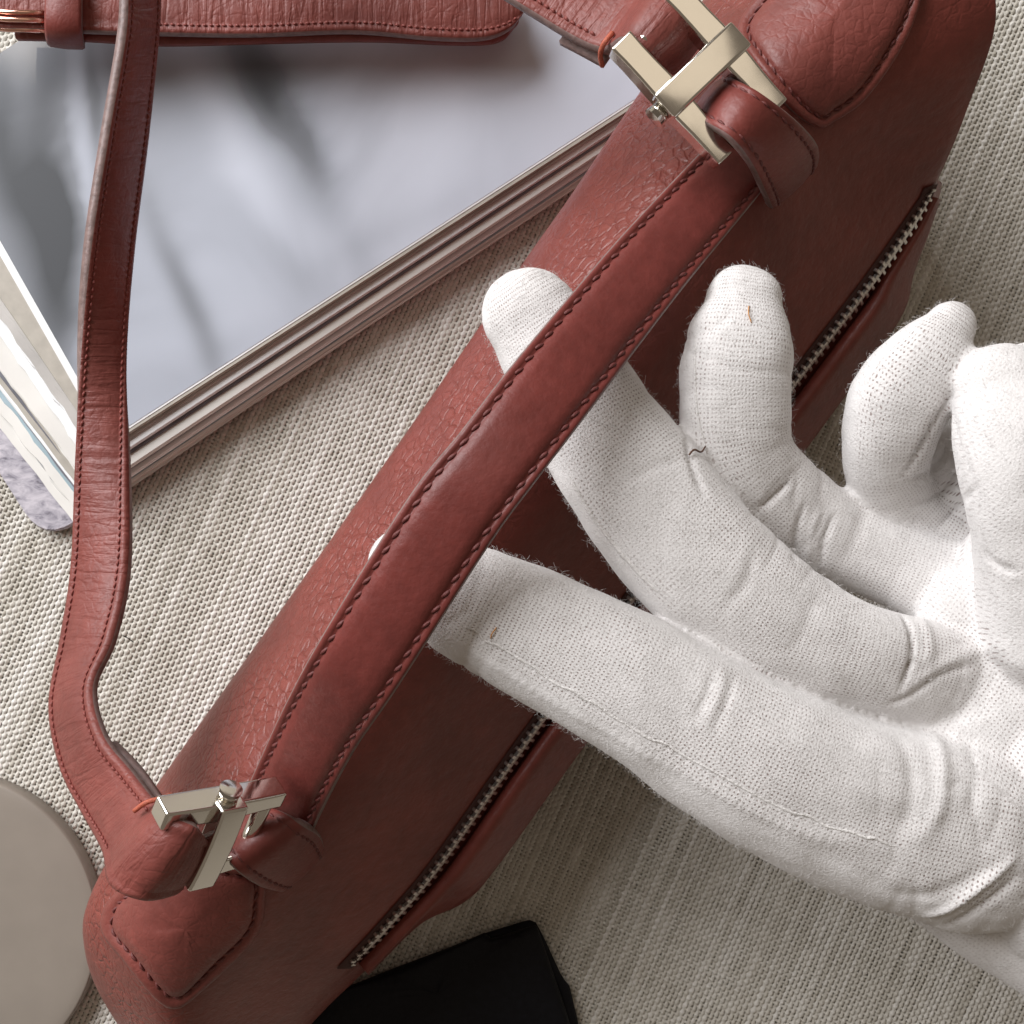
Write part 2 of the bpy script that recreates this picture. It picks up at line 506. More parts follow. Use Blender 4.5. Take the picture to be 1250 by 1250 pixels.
for i in range(2, len(zt) - 1):
    c, n = zt[i, :3], zt[i, 3:] / np.linalg.norm(zt[i, 3:])
    t = zt[min(i + 1, len(zt) - 1), :3] - zt[i - 1, :3]; t /= np.linalg.norm(t)
    sd = np.cross(t, n); sgn = 1 if i % 2 else -1
    x = sd * sgn; y = np.cross(n, x)
    m = Matrix(((x[0], y[0], n[0], 0), (x[1], y[1], n[1], 0), (x[2], y[2], n[2], 0), (0, 0, 0, 1)))
    pos = c + n * .0006 - x * .00068
    o = bpy.data.objects.new("tooth", tm); C.objects.link(o); o.parent = zipper
    e_ = min(i - 1, len(zt) - 1 - i)
    o.matrix_local = Matrix.Translation(pos) @ m @ Matrix.Rotation(random.uniform(-.08, .08), 4, 'Z') @ Matrix.Scale(min(1, .55 + .05 * e_) * .93, 4)

# leather tabs sewn on the bag
def tab(name, outline, thick, parent, mat, st_inset=13, lift=0.0, dome=.02):
    oc = np.array(outline, float)
    cl = np.vstack([oc, oc[:1]])
    o_ = catmull(np.vstack([cl[-2:-1], cl, cl[1:2]]), 10)[10:-10]
    o_ = resample(o_, 5.0)[:-1]
    cen = o_.mean(0)
    n = len(o_)
    def ring(inset):
        v = cen - o_; L = np.linalg.norm(v, axis=1)[:, None]
        return o_ + v / L * np.minimum(inset, L * .98)
    specs = [(0, -.10), (0, thick * .55), (1.5, thick * .9), (4, thick), (9, thick), (11.5, thick * .72), (st_inset, thick * .62), (st_inset + 2.5, thick * .8), (st_inset + 6, thick + dome * .7), (st_inset + 16, thick + dome), (45, thick + dome), (65, thick + dome), (200, thick + dome)]
    V, ups = [], []
    lastz = None
    for ins, off in specs:
        for q in ring(ins):
            loc, nor = hit(T_body, q[0], q[1])
            if loc is None:
                loc = P(q[0], q[1], 6.5); nor = Vector((0, 0, 1))
            V.append(loc + nor * (off + lift) * CM); ups.append(nor)
    F, M = [], []
    for k in range(len(specs) - 1):
        for j in range(n):
            jj = (j + 1) % n
            F.append((k * n + j, k * n + jj, (k + 1) * n + jj, (k + 1) * n + j)); M.append(1 if k < 1 else 0)
    F.append(tuple((len(specs) - 1) * n + j for j in range(n))); M.append(0)
    o = mesh_obj(name, V, F, [mat, M_edge], parent, M)
    bm = bmesh.new(); bm.from_mesh(o.data); bmesh.ops.recalc_face_normals(bm, faces=bm.faces); bm.to_mesh(o.data); bm.free()
    k = 6
    pts = [V[k * n + j] + ups[k * n + j] * .0003 for j in list(range(n)) + [0]]; us = [ups[k * n + j] for j in list(range(n)) + [0]]
    stitching("stitching", [(pts, us)], M_thread_dark, o, pitch=.25, rad=.030, fill=.86, slant=.06)
    return o
tab("tab", [(146, 1094), (134, 1112), (133, 1136), (158, 1168), (196, 1214), (214, 1224), (234, 1212), (290, 1160), (316, 1124), (321, 1090), (316, 1060), (260, 1050), (190, 1062)], .19, bag, M_tab)
tab("tab", [(905, 38), (945, -20), (1000, -90), (1085, -90), (1122, -30), (1112, 25), (1082, 80), (1045, 124), (1010, 147), (994, 154), (960, 130), (920, 78)], .19, bag, M_tab)

# padded handle
handle = Sweep([(292, 985, 7.9, 372, 1040, 7.9), (310, 945, 8.6, 388, 1000, 8.6), (350, 858, 10.0, 430, 920, 10.0), (400, 766, 11.1, 487, 836, 11.1), (500, 606, 11.8, 597, 665, 11.8), (562, 528, 11.8, 652, 590, 11.8), (622, 450, 11.4, 707, 518, 11.4),
                (692, 366, 10.6, 772, 432, 10.6), (762, 285, 9.8, 838, 346, 9.8), (850, 192, 8.5, 918, 248, 8.5), (880, 160, 7.9, 945, 212, 7.9)], 14)
hp = [(-1, -.10), (-1.01, .02), (-.975, .07), (-.92, .085), (-.84, .08), (-.79, .05), (-.74, .085), (-.66, .125), (-.5, .148), (-.25, .160), (0, .163), (.25, .160), (.5, .148), (.66, .125), (.74, .085), (.79, .05), (.84, .08), (.92, .085), (.975, .07), (1.01, .02), (1, -.10), (.6, -.13), (-.6, -.13)]
ho = handle.build("handle", hp, [M_handle, M_edge], bag, edge=(0, 1, 18, 19))
nh = len(handle.c)
stitching("stitching", [handle.line(-.79, .066, 6, nh - 8), handle.line(.79, .066, 6, nh - 8)], M_thread_dark, ho, pitch=.285, rad=.036, fill=.86, slant=.06)

# shoulder strap, hooked to the lower hardware and running out of the top of the frame
sp = [(-1, -.10), (-1.01, .0), (-.97, .08), (-.86, .10), (-.76, .075), (-.66, .10), (-.3, .13), (0, .135), (.3, .13), (.66, .10), (.76, .075), (.86, .10), (.97, .08), (1.01, .0), (1, -.10), (.6, -.12), (-.6, -.12)]
s1 = Sweep([(230, -330, 7.6, 268, -316, 6.2), (178, -170, 7.3, 219, -166, 5.9), (154, -40, 7.1, 196, -40, 5.75), (149, 40, 7.1, 191, 40, 5.75), (127, 170, 7.1, 178, 170, 5.75), (107, 300, 7.0, 162, 300, 5.8), (97, 420, 6.75, 154, 420, 6.1),
            (93, 560, 6.5, 157, 560, 6.6), (89, 690, 6.5, 156, 690, 7.1), (76, 782, 6.7, 138, 778, 7.6), (63, 862, 7.1, 113, 838, 8.0), (76, 935, 7.7, 126, 898, 8.7), (103, 992, 8.5, 160, 942, 9.3),
            (128, 1040, 9.6, 192, 982, 10.1), (137, 1080, 10.3, 206, 996, 10.8), (172, 1096, 10.5, 238, 1010, 10.9), (206, 1091, 10.0, 250, 1022, 10.4), (216, 1085, 9.1, 254, 1030, 9.4)], 10)
so = s1.build("shoulder_strap", sp, [M_strap, M_edge], bag, edge=(0, 1, 13))
n1 = len(s1.c)
stitching("stitching", [s1.line(-.76, .095, 1, 132), s1.line(.76, .095, 1, 132)], M_thread, so, pitch=.14, rad=.026, fill=.86)
s2 = Sweep([(330, -200, 8.2, 380, -290, 7.8), (500, -62, 8.6, 570, -165, 8.4), (570, -30, 8.7, 640, -130, 8.5), (640, 12, 8.8, 715, -85, 8.6), (700, 48, 9.0, 770, -45, 8.8), (738, 62, 9.3, 800, -22, 9.2), (764, 50, 9.95, 826, -24, 9.9), (790, 66, 10.0, 846, 5, 10.0), (806, 84, 9.5, 858, 25, 9.5), (812, 96, 8.8, 862, 34, 8.8)], 10)
so2 = s2.build("shoulder_strap", sp, [M_strap, M_edge], bag, edge=(0, 1, 13))
stitching("stitching", [s2.line(-.76, .095, 1, 46), s2.line(.76, .095, 1, 46)], M_thread, so2, pitch=.14, rad=.026, fill=.86)
# second leather layer folded back under each strap end
l1 = Sweep([(86, 925, 7.5, 138, 905, 8.35), (112, 975, 8.1, 172, 940, 8.9), (134, 1024, 9.1, 200, 978, 9.6)], 10)
l1.build("strap_lining", [(-1, -.08), (-1, .06), (1, .06), (1, -.08)], [M_edge, M_edge], so)
l2 = Sweep([(683, 52, 8.6, 745, -30, 8.5), (710, 66, 8.75, 772, -15, 8.6), (736, 80, 8.9, 790, 0, 8.7)], 8)
l2.build("strap_lining", [(-1, -.08), (-1, .06), (1, .06), (1, -.08)], [M_edge, M_edge], so2)
# bar tack threads at the fold
tube("bar_tack", catmull([list(P(164, 990, 10.2)), list(P(178, 980, 10.3)), list(P(198, 974, 10.2)), list(P(210, 970, 9.9))], 5), [.0004] * 16, M_tack, so)
tube("bar_tack", catmull([list(P(748, 40, 9.5)), list(P(738, 52, 9.55)), (list(P(733, 66, 9.3))), list(P(735, 80, 8.9))], 5), [.00045] * 16, M_tack, so2)

# strap tail lying across the magazine at the top
s3 = Sweep([(-40, 36, 3.0, -40, -55, 3.0), (60, 38, 3.0, 60, -52, 3.0), (150, 41, 3.0, 150, -48, 3.0), (300, 44, 2.9, 300, -46, 2.9), (430, 40, 2.8, 430, -52, 2.8), (530, 48, 2.7, 530, -46, 2.7), (590, 48, 2.6, 590, -40, 2.6), (622, 36, 2.55, 622, -24, 2.55), (638, 18, 2.5, 638, 2, 2.5)], 10)
so3 = s3.build("strap_end", sp, [M_strap, M_edge], bag, edge=(0, 1, 13))
stitching("stitching", [s3.line(-.76, .095, 22, 76)], M_thread, so3, pitch=.14, rad=.03)
s3b = Sweep([(20, 48, 2.4, 20, -50, 2.4), (110, 50, 2.4, 110, -50, 2.4), (200, 55, 2.4, 200, -50, 2.4), (330, 52, 2.3, 330, -50, 2.3), (450, 50, 2.2, 450, -50, 2.2), (560, 54, 2.1, 560, -50, 2.1), (610, 50, 2.0, 610, -40, 2.0), (632, 30, 1.9, 632, -10, 1.9)], 8)
s3b.build("strap_underlayer", [(-1, -.1), (-1, .05), (-.9, .1), (.9, .1), (1, .05), (1, -.1)], [M_strap, M_edge], so3)
kp = Sweep([(58, 52, 2.1, 104, 56, 2.1), (56, 46, 2.9, 102, 50, 2.9), (55, 30, 3.35, 100, 32, 3.35), (56, -10, 3.45, 100, -10, 3.45), (56, -60, 3.3, 100, -60, 3.3)], 8)
kp.build("keeper_loop", [(-1, -.07), (-1, .05), (-.85, .09), (0, .11), (.85, .09), (1, .05), (1, -.07)], [M_loop, M_edge], so3, edge=(0, 5))
V, F = [], []
for (y, z) in ((15, 3.2), (24, 3.2), (36, 3.0)):
    v, f = tube("", [P(-30, y - 4, z), P(10, y, z), P(58, y + 1, z)], [.0006] * 3, None, None, 10, 1.0, False)
    b = len(V); V += v; F += [tuple(i + b for i in q) for q in f]
mesh_obj("strap_buckle", V, F, M_rose, so3)

# nickel hardware: a plate over two arms joined by two pins
def bevel_box(sx, sy, sz, off, seg=3, taper=None, dome=0.0):
    bm = bmesh.new(); bmesh.ops.create_cube(bm, size=1.0)
    for v in bm.verts: v.co = Vector((v.co.x * sx, v.co.y * sy, v.co.z * sz))
    if taper:
        bmesh.ops.subdivide_edges(bm, edges=[e for e in bm.edges if abs(e.verts[0].co.x - e.verts[1].co.x) > 1e-6], cuts=7)
        for v in bm.verts:
            v.co.y *= taper(v.co.x / sx * 2); 
            v.co.z -= (1 - taper(v.co.x / sx * 2)) * sz * .3
    es = [e for e in bm.edges if len(e.link_faces) == 2 and e.calc_face_angle(0) > .6]
    bmesh.ops.bevel(bm, geom=es, offset=off, segments=seg, affect='EDGES', profile=.6)
    for v in bm.verts:
        if v.co.z > 0: v.co.z += dome * (1 - (2 * v.co.x / sx) ** 2) + dome * .25 * (1 - (2 * v.co.y / sy) ** 2)
        v.co *= CM
    return bm
def hardware(name, o_px, p, a, L, W, AL, AW):
    p = Vector(p).normalized(); a = Vector(a); a = (a - p * a.dot(p)).normalized()
    n = a.cross(p)
    if n.z < 0: n = -n
    a = p.cross(n) if p.cross(n).dot(a) > 0 else -p.cross(n)
    R = Matrix((( p.x, a.x, n.x, 0), (p.y, a.y, n.y, 0), (p.z, a.z, n.z, 0), (0, 0, 0, 1)))
    T = Matrix.Translation(P(*o_px)) @ R
    def put(bm, nm, M, parent):
        bm.transform(T @ M)
        me = bpy.data.meshes.new(nm); bm.to_mesh(me); bm.free(); me.materials.append(M_steel)
        me.polygons.foreach_set("use_smooth", [True] * len(me.polygons))
        o = bpy.data.objects.new(nm, me); link_child(o, parent)
        md = o.modifiers.new("weighted", 'WEIGHTED_NORMAL'); md.keep_sharp = False
        return o
    root = put(bevel_box(L, W, .30, .055, 3, lambda x: 1.0, .045), name, Matrix.Identity(4), bag)
    tr = Matrix.Translation
    rz = Matrix.Rotation(math.radians(90), 4, 'Z')
    def tp(x): return .62 + .38 * min(1, abs(abs(x) * 1.25 - .55) ** .6 * 1.25) if abs(x) < .98 else 1.0
    for s in (-1, 1):
        tf = (lambda x: (1.0 - .06 * max(0, math.sin(min(1, max(0, (abs(x) - .30) / .70)) * math.pi))) * (1 - .12 * max(0, x)))
        put(bevel_box(AL, AW, .42, .05, 3, tf, .03), "arm", tr((s * (L / 2 - AW * .62) * CM, 0, -.25 * CM)) @ rz, root)
    for s in (-1, 1):
        bm = bmesh.new()
        bmesh.ops.create_cone(bm, cap_ends=True, segments=20, radius1=.0014, radius2=.0014, depth=L * .8 * CM)
        put(bm, "pin", tr((0, s * AL * .40 * CM, -.24 * CM)) @ Matrix.Rotation(math.radians(90), 4, 'Y'), root)
    # small stud on the outer end of the plate
    bm = bmesh.new(); bmesh.ops.create_cone(bm, cap_ends=True, segments=24, radius1=.0019, radius2=.0016, depth=.0022)
    put(bm, "stud", tr((-(L / 2 + .06) * CM, 0, -.16 * CM)) @ Matrix.Rotation(math.radians(90), 4, 'Y'), root)
    return root
hw1 = hardware("buckle", (856, 88, 10.15), (.72, .69, .0), (.76, -.65, -.08), 1.72, .50, 2.55, .44)
hw2 = hardware("buckle", (262, 1030, 10.05), (-.44, -.88, -.45), (1, .10, -.85), 1.85, .48, 2.2, .38)

# leather loops that hold the handle side of the hardware
lp = [(-1, -.10), (-1.01, .02), (-.95, .08), (-.8, .10), (-.72, .08), (-.64, .10), (-.3, .13), (.3, .13), (.64, .10), (.72, .08), (.8, .10), (.95, .08), (1.01, .02), (1, -.10)]
h1 = Sweep([(848, 140, 9.2, 890, 94, 9.2), (862, 152, 10.0, 900, 99, 10.0), (890, 170, 10.35, 930, 116, 10.3), (914, 200, 9.9, 972, 148, 9.8), (930, 232, 8.8, 996, 176, 8.8), (938, 250, 7.9, 996, 196, 7.9), (938, 252, 7.2, 992, 200, 7.2)], 10)
lo = h1.build("handle_loop", lp, [M_loop, M_edge], bag, edge=(0, 1, 11, 12))
stitching("stitching", [h1.line(-.72, .095, 5), h1.line(.72, .095, 5)], M_thread_dark, lo, pitch=.24, rad=.026, fill=.88)
h2 = Sweep([(262, 1030, 8.4, 322, 985, 8.4), (272, 1044, 9.2, 345, 992, 9.0), (290, 1063, 9.35, 368, 1003, 9.1), (316, 1080, 8.6, 388, 1016, 8.4), (338, 1086, 7.9, 394, 1032, 7.7), (344, 1084, 7.2, 394, 1036, 7.1)], 10)
lo2 = h2.build("handle_loop", lp, [M_loop, M_edge], bag, edge=(0, 1, 11, 12))
stitching("stitching", [h2.line(-.72, .095, 5), h2.line(.72, .095, 5)], M_thread_dark, lo2, pitch=.24, rad=.026, fill=.88)

# ------------------------------------------------------------------ gloved hand
hand = empty("gloved_hand", P(1150, 900, 6), "hand in a white knitted cotton glove hooking two fingers under the handbag handle", "hand")
CH = {   # joints: px, py, z, radius in photo px
    "index": [(494, 688, 10.1, 44), (525, 705, 10.1, 58), (565, 730, 10.15, 72), (690, 793, 10.2, 82), (800, 855, 10.2, 90), (925, 930, 10.1, 100), (1050, 985, 9.9, 108), (1180, 1020, 9.6, 118)],
    "middle": [(648, 388, 9.4, 60), (672, 425, 9.4, 68), (735, 530, 9.5, 78), (800, 620, 9.6, 86), (860, 690, 9.7, 86), (945, 755, 9.7, 78), (1050, 800, 9.7, 64), (1150, 830, 9.3, 66)],
    "ring": [(908, 368, 9.3, 46), (902, 420, 9.4, 64), (896, 490, 9.3, 69), (905, 560, 9.1, 66), (950, 610, 8.8, 60), (1020, 655, 8.6, 54), (1100, 690, 8.6, 54), (1190, 730, 8.6, 66)],
    "little": [(1162, 398, 9.9, 32), (1136, 436, 9.9, 52), (1100, 486, 9.6, 60), (1084, 538, 9.2, 54), (1085, 585, 8.7, 50), (1118, 635, 8.3, 46), (1180, 690, 8.2, 54)],
    "heel": [(1222, 474, 10.4, 58), (1244, 535, 10.6, 78), (1270, 620, 10.5, 88), (1310, 740, 9.8, 120)],
    "back": [(1262, 474, 10.2, 58), (1320, 540, 10.2, 90), (1360, 700, 9.8, 130)],
    "fold": [(1150, 560, 8.3, 50), (1190, 620, 8.2, 60), (1220, 690, 8.2, 70)],
    "palm": [(1190, 750, 9.1, 70), (1230, 850, 9.1, 130), (1250, 940, 9.2, 140), (1360, 960, 9.2, 220)],
    "wrist": [(1130, 1058, 9.2, 66), (1195, 1080, 8.9, 84), (1290, 1120, 8.8, 105), (1400, 1150, 8.8, 150)],
    "forearm": [(1360, 1000, 9.2, 205), (1520, 1040, 9.0, 178), (1700, 1085, 8.8, 168), (1900, 1130, 8.6, 172)],
    "side": [(1230, 690, 9.2, 60), (1320, 720, 9.2, 130)],
}
VFL = {"index": .76, "middle": .74, "ring": .76, "little": .85, "heel": .75, "back": .75, "fold": .7, "palm": .55, "wrist": .7, "side": .6, "forearm": .62}
gv, gf = [], []
chains = {}
for nm, js in CH.items():
    arr = []
    for (x, y, z, r) in js: arr.append(list(P(x, y, z)) + [r * (H - z) / H / PPC * CM])
    q = catmull(arr, 10)
    # round caps
    def cap(p0, p1):
        d = p0[:3] - p1[:3]; d /= np.linalg.norm(d); r = p0[3]
        return [np.append(p0[:3] + d * r * math.sin(a), max(r * math.cos(a), r * .08)) for a in np.linspace(.2, math.pi / 2, 6)]
    q = np.vstack([np.array(cap(q[0], q[1]))[::-1], q, np.array(cap(q[-1], q[-2]))])
    chains[nm] = q
    v, f = tube("", q[:, :3], q[:, 3], None, None, 28, VFL[nm], False)
    b = len(gv); gv += v; gf += [tuple(i + b for i in x) for x in f]
glove = mesh_obj("glove", gv, gf, plain("tmp", (.8, .8, .8)), hand)
bm = bmesh.new(); bm.from_mesh(glove.data); bmesh.ops.recalc_face_normals(bm, faces=bm.faces); bm.to_mesh(glove.data); bm.free()
md = glove.modifiers.new("remesh", 'REMESH'); md.mode = 'VOXEL'; md.voxel_size = .00055
md2 = glove.modifiers.new("smooth", 'SMOOTH'); md2.factor = .5; md2.iterations = 7
dg = bpy.context.evaluated_depsgraph_get()
me2 = bpy.data.meshes.new_from_object(glove.evaluated_get(dg))
glove.modifiers.clear(); glove.data = me2; me2.name = "glove"
nvt = len(me2.vertices)
co = np.empty(nvt * 3); me2.vertices.foreach_get("co", co); co = co.reshape(-1, 3)
# knit coordinates: along and round the finger each vertex belongs to
opn = np.ones(nvt)
best = np.full(nvt, 1e9); knit = np.zeros((nvt, 3)); own = np.zeros(nvt, int)
for ci, (nm, q) in enumerate(chains.items()):
    if nm in ("fold", "side"): continue
    c = q[:, :3]; sarc = np.concatenate([[0], np.cumsum(np.linalg.norm(np.diff(c, axis=0), axis=1))])
    t = np.gradient(c, axis=0); t /= np.linalg.norm(t, axis=1)[:, None]
    for lo_ in range(0, nvt, 20000):
        pc = co[lo_:lo_ + 20000]
        d = np.linalg.norm(pc[:, None] - c[None], axis=2)
        k = d.argmin(1); dd = d[np.arange(len(pc)), k] - q[k, 3]
        rel = pc - c[k]; al = (rel * t[k]).sum(1)
        sd = np.cross(t[k], [0, 0, 1.0]); sd /= np.linalg.norm(sd, axis=1)[:, None]
        up = np.cross(sd, t[k])
        an = np.arctan2((rel * up).sum(1), (rel * sd).sum(1))
        rm = np.median(q[6:-6, 3])
        sel = dd < best[lo_:lo_ + 20000]
        w = np.where(sel)[0]
        best[lo_ + w] = dd[w]; own[lo_ + w] = ci
        if nm in ("palm", "wrist", "heel", "back", "forearm"):
            opn[lo_ + w] = .9 if nm == "palm" else .35
            knit[lo_ + w, 0] = pc[w, 0] * .8 - pc[w, 1] * .6; knit[lo_ + w, 1] = pc[w, 0] * .6 + pc[w, 1] * .8
        else:
            dev = an[w] - math.pi / 2; dev = np.where(dev > math.pi, dev - 2 * math.pi, np.where(dev < -math.pi, dev + 2 * math.pi, dev))
            lim = np.where(dev < 0, -.72 if nm == "index" else -1.05, 1.15)
            opn[lo_ + w] = np.clip((np.abs(lim) - np.abs(dev)) / .12 + .5, 0, 1)
            knit[lo_ + w, 0] = sarc[k[w]] + al[w]; knit[lo_ + w, 1] = an[w] * rm
        knit[lo_ + w, 2] = pc[w, 2]
# soft cloth folds (real relief): bunched rings at the finger joints
def nrm():
    me2.update()
    no = np.empty(nvt * 3); me2.vertices.foreach_get("normal", no); return no.reshape(-1, 3)
N0 = nrm()
def ringfold(px, py, z, dpx, width, amp, spread):
    c = np.array(P(px, py, z)); d = np.array([dpx[0], -dpx[1], 0.0]); d /= np.linalg.norm(d)
    rel = co - c; x = (rel @ d) / CM; dist = np.linalg.norm(rel, axis=1) / CM
    return amp * np.exp(-(x / width) ** 2) * np.exp(-(dist / spread) ** 4)
disp = np.zeros(nvt)
T0 = bvh_of(glove)
def pathfold(path, width, amp, fade=.25):
    """a crease (amp < 0) or a ridge of loose cloth along a line over the glove"""
    global disp
    pts = []
    for x, y in catmull(path, 8):
        loc, _n = hit(T0, x, y)
        if loc is not None: pts.append(list(loc))
    pts = np.array(pts); n = len(pts)
    w = np.clip(np.minimum(np.arange(n), np.arange(n)[::-1]) / (fade * n), 0, 1)
    sel = np.where(np.abs(co - pts.mean(0)).max(1) < 6 * CM)[0]
    for lo_ in range(0, len(sel), 30000):
        ii = sel[lo_:lo_ + 30000]
        d = np.linalg.norm(co[ii][:, None] - pts[None], axis=2); k = d.argmin(1)
        disp[ii] += .72 * amp * w[k] * np.exp(-(d[np.arange(len(ii)), k] / CM / width) ** 2)
for a in [([(1128, 870), (1150, 925), (1148, 985), (1120, 1035)], .13, .085), ([(1092, 890), (1112, 940), (1112, 990), (1092, 1030)], .13, -.05), ([(1178, 890), (1192, 950), (1180, 1010)], .12, -.05),
          ([(985, 608), (972, 650), (968, 690)], .055, -.10), ([(1003, 618), (990, 655), (985, 695)], .06, .05), ([(1022, 622), (1006, 660), (1000, 700)], .055, -.10),
          ([(1078, 862), (1110, 850), (1150, 822), (1200, 808)], .06, -.09), ([(1100, 850), (1145, 815), (1190, 795), (1249, 785)], .12, .05),
          ([(1058, 1106), (1100, 1124), (1150, 1112), (1200, 1080), (1249, 1040)], .075, .13), ([(1070, 1126), (1105, 1142), (1158, 1130), (1210, 1098), (1249, 1064)], .07, -.10),
          ([(1040, 1060), (1100, 1092), (1160, 1085), (1220, 1050)], .12, -.06),
          ([(872, 812), (862, 850), (845, 885)], .06, -.04), ([(898, 818), (888, 856), (868, 905)], .05, -.045), ([(885, 812), (876, 852), (856, 895)], .05, .03),
          ([(1095, 742), (1110, 770), (1112, 805), (1095, 850)], .05, -.13), ([(1120, 745), (1134, 785), (1128, 820)], .10, .06), ([(925, 665), (910, 710), (880, 750)], .10, -.04), ([(1000, 720), (985, 760), (965, 800)], .12, -.025),
          ([(1100, 590), (1140, 570), (1165, 530)], .06, -.10), ([(1110, 620), (1150, 600), (1178, 560)], .06, -.08), ([(1140, 650), (1170, 620), (1195, 590)], .06, -.08),
          ([(1195, 665), (1215, 690), (1249, 700)], .08, -.08), ([(926, 624), (946, 606), (970, 582)], .055, -.14), ([(1168, 470), (1135, 525), (1098, 588)], .06, -.16), ([(835, 520), (845, 570), (862, 610)], .06, -.09), ([(1160, 470), (1172, 540), (1200, 615)], .07, -.05),
          ([(760, 590), (800, 570), (835, 560)], .09, -.03), ([(560, 760), (620, 800), (700, 850), (760, 882), (850, 935), (950, 985), (1040, 1020)], .05, -.035, .05),
          ([(545, 772), (610, 816), (690, 866), (760, 905), (850, 955), (940, 1000), (1040, 1040)], .09, .035, .05)]:
    pathfold(*a)
def vnoise(p, f, seed):
    r = np.random.default_rng(seed); out = np.zeros(len(p))
    for _ in range(14):
        k = r.normal(0, 1, 3); k *= f / np.linalg.norm(k) * r.uniform(.5, 1.4)
        out += np.sin(p @ k + r.uniform(0, 6.28))
    return out / 14 ** .5
disp += .022 * vnoise(co / CM, 2.6, 3) + .010 * vnoise(co / CM, 7.0, 4) + .005 * vnoise(co / CM, 16.0, 8)
# slack knit: creases that run across the fingers, in patches
kc = np.stack([knit[:, 0] * 3.4, knit[:, 1] * 1.0, own * 7.3 * CM], 1) / CM
rdg = 1 - np.abs(vnoise(kc, 2.2, 21)); rdg = np.clip(rdg, 0, 1) ** 3
patch = np.clip(vnoise(co / CM, 1.5, 22) * .9 - .05, 0, 1)
disp -= .034 * rdg * patch
co = co + N0 * disp[:, None] * CM
me2.vertices.foreach_set("co", co.ravel())
ao = me2.attributes.new("open", 'FLOAT', 'POINT'); ao.data.foreach_set("value", opn.astype(np.float32))
at = me2.attributes.new("knit", 'FLOAT_VECTOR', 'POINT'); at.data.foreach_set("vector", knit.astype(np.float32).ravel())
me2.polygons.foreach_set("use_smooth", np.ones(len(me2.polygons), bool))
me2.update()

def glove_mat():
    N = NT("knit_cotton")
    v = N.n("ShaderNodeAttribute", attribute_name="knit").outputs["Vector"]
    ob = N.n("ShaderNodeTexCoord").outputs["Object"]
    dn = N.n("ShaderNodeTexNoise", i_Scale=350.0, i_Detail=3.0); N.l(ob, dn.inputs["Vector"])
    vd = N.n("ShaderNodeVectorMath", operation='MULTIPLY_ADD'); N.l(dn.outputs["Color"], vd.inputs[0]); vd.inputs[1].default_value = (.0009, .0009, 0); N.l(v, vd.inputs[2])
    sx = N.n("ShaderNodeSeparateXYZ"); N.l(vd.outputs[0], sx.inputs[0])
    k = 2 * math.pi / .00070
    a = N.math('MULTIPLY', sx.outputs[0], k); b = N.math('MULTIPLY', sx.outputs[1], k)
    # staggered eyelets between the loops
    s = N.math('MULTIPLY', N.math('COSINE', N.math('MULTIPLY', N.math('ADD', a, b), .5)), N.math('COSINE', N.math('MULTIPLY', N.math('SUBTRACT', a, b), .5)))
    hole = N.n("ShaderNodeMapRange"); hole.inputs["From Min"].default_value = .36; hole.inputs["From Max"].default_value = .95; N.l(s, hole.inputs["Value"])
    fm = N.n("ShaderNodeTexNoise", i_Scale=70.0, i_Detail=2.0); N.l(ob, fm.inputs["Vector"])
    pm = N.n("ShaderNodeMapRange"); pm.inputs["From Min"].default_value = .32; pm.inputs["From Max"].default_value = .6; N.l(fm.outputs["Fac"], pm.inputs["Value"])
    hv = N.n("ShaderNodeTexNoise", i_Scale=900.0, i_Detail=1.0); N.l(ob, hv.inputs["Vector"])
    hm = N.math('MULTIPLY', N.math('MULTIPLY', hole.outputs[0], N.math('ADD', N.math('MULTIPLY', pm.outputs[0], .65), .35)), N.math('MULTIPLY', hv.outputs["Fac"], 1.9), True)
    hm = N.math('MULTIPLY', hm, N.n("ShaderNodeAttribute", attribute_name="open").outputs["Fac"])
    # the skin shows faintly through the open eyelets
    mc = N.n("ShaderNodeMix", data_type='RGBA'); N.l(N.math('MULTIPLY', hm, .92), mc.inputs["Factor"])
    mc.inputs["A"].default_value = (.70, .68, .672, 1); mc.inputs["B"].default_value = (.23, .165, .15, 1)
    N.l(mc.outputs["Result"], N.b.inputs["Base Color"])
    fz = N.n("ShaderNodeTexNoise", i_Scale=2600.0, i_Detail=3.0); N.l(ob, fz.inputs["Vector"])
    nb = N.bump(N.math('SUBTRACT', 1.0, hm), .32, .0003)
    nb = N.bump(fz.outputs["Fac"], .5, .0003, nb)
    N.l(nb, N.b.inputs["Normal"])
    N.set(Roughness=.9, Specular_IOR_Level=.15, Sheen_Weight=.25, Sheen_Roughness=.6)
    return N.m
M_glove = glove_mat()
me2.materials.clear(); me2.materials.append(M_glove)
T_glove = bvh_of(glove)

M_cotton = plain("cotton_seam", (.71, .69, .675), .9, spec=.1, noise=.06, nscale=2000, bump=.6)
def seam(path, r=.06, lift=.0):
    pp = catmull(path, 12); pts = []
    for x, y in pp:
        loc, nor = hit(T_glove, x, y, lift)
        if loc is not None: pts.append(list(loc))
    if len(pts) < 4: return
    pts = resample(pts, .0009)
    n_ = len(pts); tube("seam", pts, [r * CM * random.uniform(.8, 1.25) * min(1, .15 + i_ / 5, .15 + (n_ - 1 - i_) / 5) for i_ in range(n_)], M_cotton, hand, 7)
jag = random.Random(3)
seam([(x + jag.uniform(-2, 2), y + jag.uniform(-3, 3)) for x, y in catmull([(555, 757), (620, 797), (700, 846), (760, 880), (850, 932), (950, 982), (1040, 1018), (1110, 1034)], 5)], .026, -.012)
seam([(690, 565), (700, 590), (722, 628), (752, 668), (786, 706), (812, 732)], .045, -.02)
seam([(850, 395), (848, 450), (852, 510), (866, 560)], .03, -.015)

